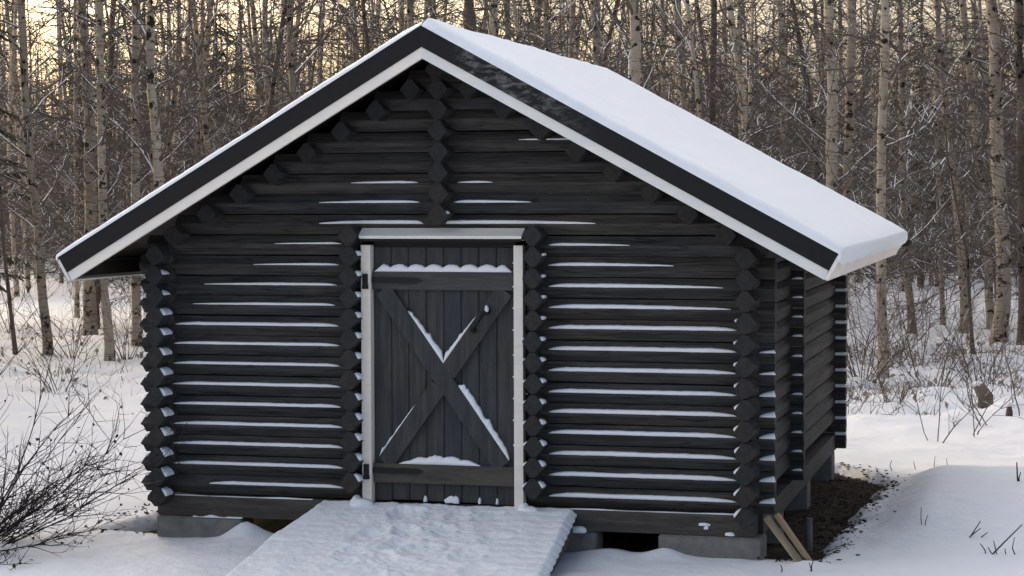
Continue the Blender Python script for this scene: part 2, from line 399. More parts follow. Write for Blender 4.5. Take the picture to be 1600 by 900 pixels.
# inner wall ends and back wall
for i in range(12):
    a = log('x', YM, 1.60, XE, i*P)
    strip(a, -1, 0.165, 0.23, .22, .008, 0.03, 0.01, 0.5, step=0.01)
    log('x', YM, -XE, -1.60, i*P)
for i in range(-1, 13):
    e = min(XE, under(i*P)); a = log('x', YB, -e, e, i*P)
    if i < 13:  # snow lying in the open joint between the log ends
        mb = MB(); n = 8
        for q in range(n+1):
            x = e+1.765+(e-1.765-0.001)*0+q*(e-1.765)/n - 0.0 if False else e+1.757+q*max(0.01, e-1.757)/n
            h = 0.009+0.003*nz(x*30, i*3.3); d_ = 0.040
            mb.v += [(x, -d_-0.008, LH-0.012), (x, -d_+0.008, LH+h), (x, d_-0.008, LH+h), (x, d_+0.008, LH-0.012)]
        for q in range(n):
            for k in range(4): mb.f.append((q*4+k, q*4+(k+1) % 4, q*4+4+(k+1) % 4, q*4+4+k)); mb.m.append(0)
        mb.f.append((0, 1, 2, 3)); mb.f.append((n*4, n*4+1, n*4+2, n*4+3)); mb.m += [0, 0]
        put('snow_strip', mb.mesh('snow_strip', 'snow_fine', True), a)
for i in range(13, 21):
    z = i*P; e = min(1.62, under(z)+0.02); log('x', YB, -e, e, z)

def part(name, mb, mats, parent=None, smooth=False):
    """mb in world coordinates, made a child of the shed (or of one of its parts that sits at the shed's origin)"""
    mb.v = [(x-S0.x, y-S0.y, z-S0.z) for x, y, z in mb.v]
    return put(name, mb.mesh(name, mats, smooth), parent or shed)
def bx(name, x0, x1, y0, y1, z0, z1, mt, parent=None):
    q = MB(); q.box(x0, x1, y0, y1, z0, z1); return part(name, q, mt, parent)
# sill beams
fs = bx('sill_beam', -1.725, 1.735, -0.012, 0.12, -0.178, -0.062, 'sill')
for x0, x1 in ((-1.62, -0.78), (0.72, 1.66)):
    q = MB(); n = 60
    for i in range(n+1):
        xa = x0+(x1-x0)*i/n; h = 0.005*max(0, 0.6+nz(xa*5, 1.7)*1.2)+0.0006
        q.v += [(xa, -0.0115, -0.0625), (xa, -0.0105, -0.062+h), (xa, 0.012, -0.062+h), (xa, 0.012, -0.0625)]
    for i in range(n):
        for k in range(4): q.f.append((i*4+k, i*4+(k+1) % 4, i*4+4+(k+1) % 4, i*4+4+k)); q.m.append(0)
    q.f += [(0, 1, 2, 3), (n*4, n*4+1, n*4+2, n*4+3)]; q.m += [0, 0]
    part('snow_strip', q, 'snow_fine', fs)
for x0, x1 in ((-1.772, -1.65), (1.65, 1.762)): bx('sill_beam', x0, x1, 0.123, 4.05, -0.182, -0.062, 'sill')
bx('sill_beam', -1.64, 1.64, 3.94, 4.06, -0.182, -0.17, 'sill')
# snow caught on the sill and the block tops
def lump(name, x, y, z, rx, ry, rz, parent, seed, mt='snow_fine'):
    q = MB(); nu, nv = 12, 6
    for j in range(nv+1):
        for i in range(nu):
            a = 2*math.pi*i/nu; e = -0.5+(math.pi/2+0.5)*j/nv
            k = 1+0.35*nz(math.cos(a)*1.5+seed, math.sin(a)*1.5, e)
            q.v.append((x+rx*k*math.cos(a)*math.cos(e), y+ry*k*math.sin(a)*math.cos(e), z+rz*k*math.sin(e)))
    for j in range(nv):
        for i in range(nu): q.f.append((j*nu+i, j*nu+(i+1) % nu, (j+1)*nu+(i+1) % nu, (j+1)*nu+i)); q.m.append(0)
    return part(name, q, mt, parent, True)
lump('snow_clump', 1.46, -0.014, -0.12, 0.035, 0.008, 0.010, fs, 1); lump('snow_clump', 1.472, -0.014, -0.135, 0.012, 0.008, 0.02, fs, 2)
lump('snow_clump', 1.60, -0.016, -0.168, 0.032, 0.010, 0.012, fs, 3); lump('snow_clump', 0.76, -0.02, -0.176, 0.05, 0.03, 0.022, fs, 4)
# foundation
def block(x0, x1, y0, y1, z0, z1, name='foundation_block'):
    bm = bmesh.new(); bmesh.ops.create_cube(bm, size=1.0)
    for v_ in bm.verts: v_.co = Vector(((x0+x1)/2+v_.co.x*(x1-x0), (y0+y1)/2+v_.co.y*(y1-y0), (z0+z1)/2+v_.co.z*(z1-z0)))-S0
    bmesh.ops.bevel(bm, geom=bm.edges[:], offset=0.008, segments=2, affect='EDGES')
    me = bpy.data.meshes.new(name); bm.to_mesh(me); bm.free(); me.materials.append(M['concrete']); return put(name, me, shed)
b1 = block(-1.725, -1.205, -0.03, 0.17, -0.52, -0.181); block(1.212, 1.775, -0.03, 0.17, -0.52, -0.181)
block(0.66, 0.862, -0.0, 0.19, -0.52, -0.181); block(-0.86, -0.66, -0.0, 0.19, -0.52, -0.181)
q = MB()
for i in range(34):
    xa = -1.50+0.30*i/34; h = 0.012*max(0.1, 0.5+nz(xa*14, 5.0)); q.box(xa, -1.50+0.30*(i+1)/34, -0.028, -0.0125, -0.182, -0.181+h)
part('snow_strip', q, 'snow_fine', b1)
for y0, y1, x0, x1 in ((0.95, 1.10, 1.64, 1.75), (2.25, 2.45, 1.60, 1.755), (3.72, 3.95, 1.58, 1.76), (1.9, 2.1, -1.75, -1.6), (3.7, 3.9, -1.75, -1.6)):
    block(x0, x1, y0, y1, -0.55, -0.184, 'foundation_pier')
# dark skirt boards behind the front blocks: the crawl space is closed at mid depth
bx('inner_floor', -1.63, 1.63, 0.13, 3.93, -0.10, -0.065, 'sill')

# roof ----------------------------------------------------------------------
YF, YK = -0.45, 4.30
ZA = 2.56
TIP = {1: Vector((2.217, 1.356)), -1: Vector((-2.112, 1.320))}
def slope_frame(s_):
    A = Vector((0.012, ZA)); d = (TIP[s_]-A); L = d.length; d.normalize()
    n = Vector((-d.y, d.x)) if s_ > 0 else Vector((d.y, -d.x))
    return A, d, n, L
TD, TW = 0.098, 0.053
for s_ in (1, -1):
    A, d, n, L = slope_frame(s_)
    def quad(t0, t1, ext0=0.0, ext1=0.0):
        """board between depths t0..t1 below the roof top, plumb cut at the ridge, square cut at the eave"""
        v0 = t0/abs(n.y); v1 = t1/abs(n.y)
        a = A+Vector((0, -v0)); b0 = A+Vector((0, -v1)); c = A+d*(L+ext1)-n*t1; e = A+d*(L+ext0)-n*t0
        return [tuple(a), tuple(b0), tuple(c), tuple(e)]
    q = MB(); q.extrude_xz(quad(0.006, 0.036, -0.012, -0.012), YF+0.025, YK-0.02)
    dk = part('roof_deck', q, 'soffit')
    # underside boards running up the slope, seen from below at the overhang
    nb = 46
    for i in range(3):
        ya = YF+0.03+i*0.105
        q = MB(); q.extrude_xz(quad(0.0365, 0.052, -0.03, -0.03), ya, ya+0.100); part('soffit_board', q, 'soffit', dk)
    q = MB(); q.extrude_xz(quad(0.0, TD), YF, YF+0.024); part('barge_flashing', q, 'flash_frost' if s_ > 0 else 'flash')
    q = MB(); q.extrude_xz(quad(TD+0.001, TD+TW, -0.004, 0.0), YF+0.006, YF+0.030); part('barge_board', q, 'white')
    q = MB(); q.extrude_xz(quad(0.0, TD), YK-0.019, YK); part('barge_flashing', q, 'flash')
    # eave board
    E = A+d*L
    q = MB(); pts = [E-n*0.012, E-n*(TD+TW-0.004), E-n*(TD+TW-0.004)+d*0.018, E-n*0.012+d*0.018]
    q.extrude_xz([tuple(p_) for p_ in pts], YF+0.001, YK-0.02); part('eave_board', q, 'white_eave')
    q = MB(); pts = [E-n*0.054-d*0.002, E-n*(TD+TW-0.008)-d*0.002, E-n*(TD+TW-0.008)-d*0.030, E-n*0.054-d*0.030]
    q.extrude_xz([tuple(p_) for p_ in pts], YF+0.032, YK-0.03); part('eave_backing', q, 'soffit')
    # snow blanket
    th = 0.050 if s_ > 0 else 0.038
    q = MB(); nu, nv = 46, 90
    prof = []
    for i in range(nu+1): prof.append(('s', i/nu))
    for i in range(1, 7): prof.append(('e', i/6))
    rows = []
    for j in range(nv+1):
        y = YF-0.004+(YK+0.004-(YF-0.004))*(j/nv)
        # let the grid crowd to the gable edges
        q_ = j/nv; q_ = 0.5-0.5*math.cos(math.pi*q_); y = YF-0.004+(YK+0.008-YF)*q_
        ed = min(y-(YF-0.005), YK+0.005-y)
        row = []
        for kd, p_ in prof:
            u_ = p_*L if kd == 's' else L
            wob = 0.012*nz(u_*4, y*1.0, 2) + 0.006*nz(u_*17, y*3, 4)
            te = max(0, min(1, (ed+0.004+wob*0.9+0.010*nz(u_*38, y*38, 21))/0.10)); fe = math.sqrt(1-(1-te)**2)
            h = th*(0.10+0.90*fe)*(1+0.16*nz(u_*1.3, y*1.3, 6)+0.09*nz(u_*5, y*5, 8)+0.05*nz(u_*13, y*13, 9))
            if ed < 0.002: h = 0.002
            # wind has bared the very peak of the gable
            if s_ > 0: h *= 0.15+0.85*sst(0.0, 0.10, u_+max(0, ed)*1.5)
            else: h *= 0.3+0.7*sst(0.02, 0.20, u_+max(0, ed)*1.5)
            if kd == 's':
                pt = A+d*u_+n*h
                if p_ > 0.97: pt = pt - n*h*0.12*((p_-0.97)/0.03)
            else:
                a = p_*math.pi*0.62; rr = h*0.88
                dr = (0.030+0.022*nz(y*5, 3.1)+0.012*nz(y*15, 7.7)) if s_ > 0 else 0.008
                pt = A+d*(L+math.sin(a)*(rr*0.75+0.008+0.006*nz(y*7, 9.3))) + n*(math.cos(a)*rr - (dr*p_ if p_ > 0.3 else 0))
            row.append((pt.x, y, pt.y))
        rows.append(row)
    nn_ = len(prof)
    for r_ in rows: q.v += r_
    for j in range(nv):
        for i in range(nn_-1): q.f.append((j*nn_+i, j*nn_+i+1, (j+1)*nn_+i+1, (j+1)*nn_+i)); q.m.append(0)
    # close the underside along the roof skin
    o_ = len(q.v)
    for j in range(nv+1):
        y = rows[j][0][1]; p0 = A+n*0.001; p1 = A+d*L+n*0.001
        q.v += [(p0.x, y, p0.y), (p1.x, y, p1.y)]
    for j in range(nv): q.f.append((o_+2*j, o_+2*j+2, o_+2*j+3, o_+2*j+1)); q.m.append(0)
    q.f.append(tuple([o_]+[k for k in range(nn_)]+[o_+1])); q.m.append(0)
    q.f.append(tuple([o_+2*nv]+[nv*nn_+k for k in range(nn_)]+[o_+2*nv+1])); q.m.append(0)
    part('roof_snow', q, 'snow_roof', dk, True)
# gutter hook at the far end of the right eave
A, d, n, L = slope_frame(1); E = A+d*L
q = MB(); q.tube([Vector((E.x-0.02, YK-0.05, E.y-0.06)), Vector((E.x+0.03, YK-0.04, E.y-0.055)), Vector((E.x+0.05, YK-0.03, E.y-0.04))], [0.022, 0.024, 0.018], 6); part('eave_hook', q, 'iron')

# door ------------------------------------------------------------------------
fr = bx('door_frame', -0.412, 0.408, 0.012, 0.05, 1.372, 1.432, 'flash')  # its black colour stands in for shade in the recess over the door
tag(fr, 'dark head board of the doorway')
jb = MB(); jb.box(-0.470, -0.4155, -0.040, 0.03, -0.062, 1.383); part('door_jamb', jb, 'white')
jb = MB(); jb.box(0.4105, 0.462, -0.040, 0.03, -0.062, 1.383); jm = part('door_jamb', jb, 'white')
for k in range(9):
    lump('snow_clump', 0.4085, -0.036, 1.28-0.125*k+0.03*rs.random(), 0.005, 0.006, 0.006, jm, 30+k)
q = MB(); prof = [(-0.085, 1.420), (-0.085, 1.436), (0.0, 1.478), (0.0, 1.455)]
n = 4; X0, X1 = -0.472, 0.466
q.v = [(X0, y, z) for y, z in prof]+[(X1, y, z) for y, z in prof]
q.v[0] = (X0+.010, *q.v[0][1:]); q.f = [(0, 1, 2, 3), (7, 6, 5, 4)]+[(i, i+4, (i+1) % 4+4, (i+1) % 4) for i in range(4)]; q.m = [0]*6
part('drip_board', q, 'white')
bx('drip_board_face', -0.470, 0.464, -0.0865, -0.070, 1.405, 1.4195, 'flash')  # added black strip, paints the shadow line below the drip board
door = put('door', None, shed)
DX0, DX1, DZ0, DZ1 = -0.412, 0.402, -0.050, 1.370
def dp(name, mb, mats, smooth=False): return part(name, mb, mats, door, smooth)
npl = 8; pw = (DX1-DX0)/npl
for i in range(npl):
    x0 = DX0+i*pw; jz = rs.uniform(-0.006, 0.006)
    q = MB(); b0 = 0.004   # each board has chamfered arrises: dark vee joints
    ya, yb = 0.012, 0.040
    poly = [(x0+0.0012, yb), (x0+0.0012, ya+b0), (x0+b0+0.002, ya), (x0+pw-b0-0.002, ya), (x0+pw-0.0012, ya+b0), (x0+pw-0.0012, yb)]
    k = len(poly)
    q.v = [(x, y, DZ0+jz) for x, y in poly]+[(x, y, DZ1) for x, y in poly]
    q.f = [tuple(range(k)), tuple(range(2*k-1, k-1, -1))]+[(a, (a+1) % k, (a+1) % k+k, a+k) for a in range(k)]; q.m = [0]*len(q.f)
    dp('plank', q, 'door_wood')
q = MB(); q.box(DX0+0.002, DX1-0.002, -0.014, 0.0115, 1.135, 1.235); dp('rail', q, 'door_rail')
q = MB(); q.box(DX0+0.002, DX1-0.002, -0.014, 0.0115, 0.052, 0.160); dp('rail', q, 'door_rail')
def beam2(p0, p1, wd, y0, y1, name='brace', mt='door_wood'):
    a, b_ = Vector(p0), Vector(p1); d_ = (b_-a).normalized(); n_ = Vector((-d_.y, d_.x))*wd/2
    q = MB(); q.extrude_xz([tuple(a+n_), tuple(a-n_), tuple(b_-n_), tuple(b_+n_)], y0, y1); return dp(name, q, mt)
beam2((-0.352, 1.1345), (0.335, 0.1605), 0.098, -0.0135, 0.0112)
beam2((0.352, 1.1345), (0.022, 0.672), 0.098, -0.0125, 0.0113); beam2((-0.028, 0.600), (-0.345, 0.1605), 0.098, -0.0125, 0.0113)
for z in (1.187, 0.120):
    hg = MB(); hg.extrude_xz([(-0.452, z+0.016), (-0.452, z-0.016), (-0.155, z-0.014), (-0.120, z), (-0.155, z+0.014)], -0.022, -0.0145); h_ = dp('hinge_strap', hg, 'iron')
    hg = MB(); hg.tube([Vector((-0.444, -0.046, z-0.028)), Vector((-0.444, -0.046, z+0.036))], [0.016, 0.016], 10); dp('hinge_pin', hg, 'iron')
    hg = MB(); hg.tube([Vector((-0.444, -0.044, z-0.048)), Vector((-0.444, -0.044, z-0.028))], [0.019, 0.019], 10); dp('hinge_pin', hg, 'iron')
hn = MB(); h0, h1 = Vector((0.252, -0.016, 1.020)), Vector((0.172, -0.016, 0.915))
hd = (h1-h0); hn.tube([h0, h0+Vector((0, -0.038, 0))+hd*0.06, h0+Vector((0, -0.05, 0))+hd*0.3, h0+Vector((0, -0.05, 0))+hd*0.7, h1+Vector((0, -0.038, 0))-hd*0.06, h1], [0.011, 0.011, 0.012, 0.012, 0.011, 0.011], 8)
dp('handle', hn, 'iron')
for c_ in (h0, h1):
    q = MB(); q.tube([c_+Vector((0, 0.003, 0)), c_+Vector((0, -0.008, 0))], [0.020, 0.018], 12); dp('handle_plate', q, 'iron')
def door_lump(pts, depth, seed, rag=0.2):
    """a strip of snow on a ledge of the door: pts = (x, z of ledge, height)"""
    q = MB(); n = len(pts)
    for i, (x, z, h) in enumerate(pts):
        h *= 1+rag*nz(x*60, seed)
        q.v += [(x, 0.013, z-0.001), (x, -depth, z-0.001), (x, -depth*0.95, z+h*0.45), (x, -depth*0.45, z+h*0.9), (x, 0.013, z+h)]
    for i in range(n-1):
        for k in range(5): q.f.append((i*5+k, i*5+(k+1) % 5, i*5+5+(k+1) % 5, i*5+5+k)); q.m.append(0)
    q.f += [tuple(range(5)), tuple((n-1)*5+k for k in range(5))]; q.m += [0, 0]
    dp('snow_ledge', q, 'snow_fine', True)
pts = []
for i in range(120):
    x = DX0+0.012+(DX1-DX0-0.024)*i/119; fr_ = ((x-DX0)/pw) % 1.0
    pts.append((x, 1.235, (0.022+0.022*math.sin(math.pi*fr_)**0.7)*min(1, (i+1)/8, (120-i)/8)))
door_lump(pts, 0.013, 2, 0.1)
pts = []
for i in range(80):
    t_ = i/79; x = -0.262+0.470*t_; fr_ = ((x-DX0)/pw) % 1.0
    pts.append((x, 0.160, max(0.0015, 0.052*math.sin(math.pi*t_)**0.8*(0.75+0.25*math.sin(math.pi*fr_)))))
door_lump(pts, 0.013, 3, 0.1)
def brace_snow(p0, p1, h0_, h1_, seed):
    """snow on the upper edge of a brace"""
    pts = []
    n = 50
    a, b_ = Vector(p0), Vector(p1)
    for i in range(n):
        t_ = i/(n-1); p_ = a.lerp(b_, t_)
        pts.append((p_.x, p_.y, max(0.002, (h0_+(h1_-h0_)*t_)*min(1, (i+1)/6, (n-i)/4)*(1+0.5*nz(t_*9, seed)+0.25*nz(t_*31, seed)))))
    door_lump(pts, 0.012, seed, 0.0)
brace_snow((-0.205, 1.014), (-0.004, 0.730), 0.018, 0.052, 4); brace_snow((0.186, 0.990), (-0.004, 0.726), 0.006, 0.046, 5)
brace_snow((0.086, 0.600), (0.372, 0.196), 0.055, 0.042, 6); brace_snow((-0.165, 0.494), (-0.378, 0.199), 0.008, 0.022, 7)
lump('snow_clump', 0.256, -0.036, 1.030, 0.011, 0.016, 0.024, door, 8)
for x, r_ in ((-0.115, 0.012), (0.035, 0.038), (0.060, 0.025), (0.20, 0.008), (0.30, 0.008)):
    lump('snow_clump', x, 0.008, -0.042, r_, 0.010, 0.022 if r_ < 0.02 else 0.025, door, x*50)

# ------------------------------------------------------------------ boards leaning on the corner
def board(p0, p1, wd, th, label):
    a, b_ = Vector(p0), Vector(p1); L = (b_-a).length
    bm = bmesh.new(); bmesh.ops.create_cube(bm, size=1.0)
    for v_ in bm.verts: v_.co = Vector((v_.co.x*wd, v_.co.y*th, (v_.co.z+0.5)*L))
    bmesh.ops.bevel(bm, geom=bm.edges[:], offset=0.002, segments=1, affect='EDGES')
    me = bpy.data.meshes.new('leaning_board'); bm.to_mesh(me); bm.free(); me.materials.append(M['offcut'])
    o = put('leaning_board', me, None, a); o.rotation_mode = 'QUATERNION'
    o.rotation_quaternion = (b_-a).to_track_quat('Z', 'Y')
    tag(o, label, 'board', 'offcut boards leaning on the shed corner'); return o
board((2.02, -0.09, -0.335), (1.800, -0.040, -0.062), 0.052, 0.026, 'pale raw board leaning on the shed corner, nearer the concrete block')
board((2.060, -0.035, -0.335), (1.850, -0.005, -0.050), 0.038, 0.026, 'pale narrow board leaning on the shed corner, the outer of two')
q = MB(); q.tube([Vector((1.93, 0.85, -0.46)), Vector((1.925, 0.86, -0.20))], [0.022, 0.020], 8)
tag(put('short_post', q.mesh('short_post', 'concrete')), 'short grey post standing in the bare soil beside the shed', 'post')

# ------------------------------------------------------------------ ramp
rampo = empty('entrance_ramp', (0, -0.8, G)); tag(rampo, 'snow covered plank ramp leading up to the shed door', 'ramp')
R0 = Vector(rampo.location)
RS = 0.15; RY0, RY1 = -0.052, -1.62
def rz(y): return -0.092+RS*y
def rxl(y): return -0.738-0.055*sst(0, -0.7, y)
def rxr(y): return 0.752+0.085*min(1.2, -y)
def rpart(name, mb, mats, smooth=False):
    mb.v = [(x-R0.x, y-R0.y, z-R0.z) for x, y, z in mb.v]; return put(name, mb.mesh(name, mats, smooth), rampo)
y = RY0; k = 0
while y > RY1:
    j = rs.uniform(-0.006, 0.006); y2 = y-0.092
    q = MB(); xa, xb = rxl(y)+j+0.01, rxr(y)+j-0.006
    q.v = [(xa, y, rz(y)-0.028), (xb, y, rz(y)-0.028), (xb, y2, rz(y2)-0.028), (xa, y2, rz(y2)-0.028), (xa, y, rz(y)), (xb, y, rz(y)), (xb, y2, rz(y2)), (xa, y2, rz(y2))]
    q.f = [(0, 3, 2, 1), (4, 5, 6, 7), (0, 1, 5, 4), (1, 2, 6, 5), (2, 3, 7, 6), (3, 0, 4, 7)]; q.m = [0]*6
    rpart('plank', q, 'ramp_wood'); y -= 0.100
for x in (-0.66, 0.0, 0.70):
    q = MB(); dx = 0.06 if x > 0.5 else (-0.04 if x < -0.5 else 0)
    q.v = [(x, RY0, rz(RY0)-0.115), (x+0.045, RY0, rz(RY0)-0.115), (x+0.045+dx, RY1, rz(RY1)-0.115), (x+dx, RY1, rz(RY1)-0.115), (x, RY0, rz(RY0)-0.029), (x+0.045, RY0, rz(RY0)-0.029), (x+0.045+dx, RY1, rz(RY1)-0.029), (x+dx, RY1, rz(RY1)-0.029)]
    q.f = [(0, 3, 2, 1), (4, 5, 6, 7), (0, 1, 5, 4), (1, 2, 6, 5), (2, 3, 7, 6), (3, 0, 4, 7)]; q.m = [0]*6
    rpart('stringer', q, 'ramp_wood')
feet = []
rf = random.Random(4)
for i in range(26):
    yy = -0.15-1.5*rf.random(); xx = -0.02+rf.gauss(0, 0.20)-0.10*yy*0
    feet.append((xx, yy, rf.uniform(0.05, 0.085), rf.uniform(0.09, 0.13), rf.uniform(-0.5, 0.5)))
q = MB(); nu, nv = 150, 170
for j in range(nv+1):
    y = (RY0+0.035)+(RY1-RY0-0.05)*j/nv
    for i in range(nu+1):
        t_ = i/nu; x = rxl(y)+(rxr(y)-rxl(y))*t_
        sc_ = abs(math.sin(math.pi*(y-RY0)/0.100))**0.55      # the planks telegraph through
        edge = min(t_, 1-t_)*1.5
        tread = math.exp(-((x-0.0)/0.42)**2)
        h = 0.030*sst(-0.004, 0.035, edge)+0.004 + 0.006*sc_*(1-0.75*tread)*(1.0 if x > 0.25 else 0.4)
        h += 0.007*nz(x*5, y*5, 1)+(0.003+0.006*tread)*nz(x*14, y*14, 2)+(0.002+0.005*tread)*nz(x*34, y*34, 3)
        fsum = 0
        for fx, fy, fw_, fl_, fa in feet:
            dx, dy = x-fx, y-fy
            if abs(dx) < 0.2 and abs(dy) < 0.2:
                a_ = dx*math.cos(fa)+dy*math.sin(fa); b2 = -dx*math.sin(fa)+dy*math.cos(fa)
                rr = (a_/fw_)**2+(b2/fl_)**2
                fsum += -0.008*math.exp(-rr*rr*1.5)+0.004*math.exp(-((math.sqrt(rr)-1.25)/0.22)**2)
        h += max(-0.022, fsum)
        ox = (0.012*(sc_-0.5) if i == nu else 0)
        q.v.append((x+ox, y, rz(y)+max(0.0015, h)))
W_ = nu+1
for j in range(nv):
    for i in range(nu): q.f.append((j*W_+i, j*W_+i+1, (j+1)*W_+i+1, (j+1)*W_+i)); q.m.append(0)
o_ = len(q.v)                                                    # skirt down to the planks
bd = [j*W_ for j in range(nv+1)]+[nv*W_+i for i in range(1, W_)]+[j*W_+nu for j in range(nv-1, -1, -1)]+[i for i in range(nu-1, 0, -1)]
q.v += [(q.v[b_][0], q.v[b_][1], rz(q.v[b_][1])-0.006) for b_ in bd]
nb = len(bd)
for i in range(nb): q.f.append((bd[i], bd[(i+1) % nb], o_+(i+1) % nb, o_+i)); q.m.append(0)
rpart('snow_cover', q, 'snow', True)
q = MB()
# snow banked against the foot of the left jamb and right jamb
def rlump(x, y, z, a, b_, c, seed):
    q = MB(); nu, nv = 14, 6
    for j in range(nv+1):
        for i in range(nu):
            an = 2*math.pi*i/nu; e = -0.4+(math.pi/2+0.4)*j/nv; k = 1+0.3*nz(math.cos(an)*1.5+seed, math.sin(an)*1.5, e)
            q.v.append((x+a*k*math.cos(an)*math.cos(e), y+b_*k*math.sin(an)*math.cos(e), z+c*k*math.sin(e)))
    for j in range(nv):
        for i in range(nu): q.f.append((j*nu+i, j*nu+(i+1) % nu, (j+1)*nu+(i+1) % nu, (j+1)*nu+i)); q.m.append(0)
    rpart('snow_clump', q, 'snow', True)
rlump(-0.47, -0.07, -0.07, 0.075, 0.04, 0.035, 1); rlump(-0.50, -0.06, -0.06, 0.035, 0.03, 0.040, 2)
rlump(0.50, -0.07, -0.075, 0.07, 0.04, 0.028, 3); rlump(0.47, -0.065, -0.065, 0.03, 0.03, 0.035, 4)

# ------------------------------------------------------------------ trees
UP = Vector((0, 0, 1))
def sweep(mb, p, d, L, r0, nseg, rng, bend, sides=4, mi=0, sn=None, ps=0.0, lift=0.0, rend=0.25):
    pts = [p.copy()]; q = p.copy(); dd = d.normalized()
    for i in range(nseg):
        dd = (dd + Vector((rng.gauss(0, bend), rng.gauss(0, bend), rng.gauss(0, bend)+lift))).normalized()
        q = q + dd*(L/nseg); pts.append(q.copy())
    mb.tube(pts, [r0*(1-(1-rend)*i/nseg) for i in range(nseg+1)], sides, mi, sn, ps, rng, cap=False)
    return pts, dd
def along(path, h):
    for a, b_ in zip(path, path[1:]):
        if a.z <= h <= b_.z: return a.lerp(b_, (h-a.z)/max(1e-6, b_.z-a.z))
    return path[-1].copy()
def make_trunk(path, r0, rng, mt='bark', sides=9):
    H = path[-1].z; mb = MB(); n = 30
    pts, rad = [], []
    for i in range(n+1):
        h = H*(i/n)**1.25; p = along(path, max(h, path[0].z))
        if i: p = p+Vector((0.3*r0*nz(h*1.4, r0*90), 0.3*r0*nz(h*1.4, 7+r0*90), 0))
        pts.append(p); rad.append(r0*((1-0.9*h/H)**0.85)*(1+0.35*math.exp(-h/0.12))*(1+0.06*nz(h*5, 2)))
    pts[0] = pts[0]-Vector((0, 0, 0.12))
    mb.tube(pts, rad, sides)
    return mb.mesh('trunk', mt, True)
def make_crown(path, r0, rng, nb=55, hmin=0.9, hmax=None, dens=1.0, ps=0.5, lscale=1.0, mats=('twig', 'snow_fine'), fat=1.0):
    H = path[-1].z; hmax = hmax or H*0.97; mb = MB()
    for i in range(nb):
        h = hmin+(hmax-hmin)*((i+rng.random())/nb)**1.45; p = along(path, h); az = rng.uniform(0, 2*math.pi)
        rr = r0*(1-0.9*h/H)**0.85
        L = lscale*rng.choice((rng.uniform(0.4, 1.2), rng.uniform(0.8, 2.2)))*(1.0 if h > 1.6 else 0.8)*(1-0.35*h/H)
        el = rng.uniform(0.05, 0.95) if h > 1.6 else rng.uniform(-0.2, 0.6)
        d = Vector((math.cos(az)*math.cos(el), math.sin(az)*math.cos(el), math.sin(el)))
        rb = min(rr*0.45, 0.0045+0.0062*L)
        pts, dd = sweep(mb, p, d, L, rb, 6, rng, 0.13, 4, 0, 1, 0.95 if rng.random() < ps else 0.1, rng.choice((0.06, 0.0, -0.07)))
        nt_ = int(rng.uniform(4, 8)*dens*L*(1.3-0.85*min(1, h/6.5)))
        for k in range(nt_):
            t_ = rng.uniform(0.25, 1.0)*6; a = pts[min(5, int(t_))].lerp(pts[min(6, int(t_)+1)], t_ % 1.0)
            td = (dd*0.7+Vector((rng.gauss(0, .6), rng.gauss(0, .6), rng.gauss(0.05, .45)))).normalized()
            l2 = rng.uniform(0.2, 0.6)*lscale
            p2, d2 = sweep(mb, a, td, l2, (rb*0.42+0.0012)*fat, 3, rng, 0.2, 3, 0, 1, ps*0.62, -0.03)
            for m_ in range(int(rng.uniform(1, 3.4)*dens)):
                b_ = p2[rng.randrange(1, 4)]; t3 = (d2+Vector((rng.gauss(0, .7), rng.gauss(0, .7), rng.gauss(-.1, .5)))).normalized()
                sweep(mb, b_, t3, rng.uniform(0.12, 0.32), 0.0024*fat, 2, rng, 0.15, 3, 0, 1, ps*0.55, -0.05)
    return mb.mesh('crown', list(mats), False, False)
def full_path(pts, H, rng):
    v = [Vector(p) for p in pts]
    d = (v[-1]-v[-2]).normalized(); d = (d+UP*1.2).normalized()
    while v[-1].z < H:
        d = (d+Vector((rng.gauss(0, .05), rng.gauss(0, .05), 0))).normalized(); v.append(v[-1]+d*0.9)
    return v
GT = 'birches standing at the edge of the wood'
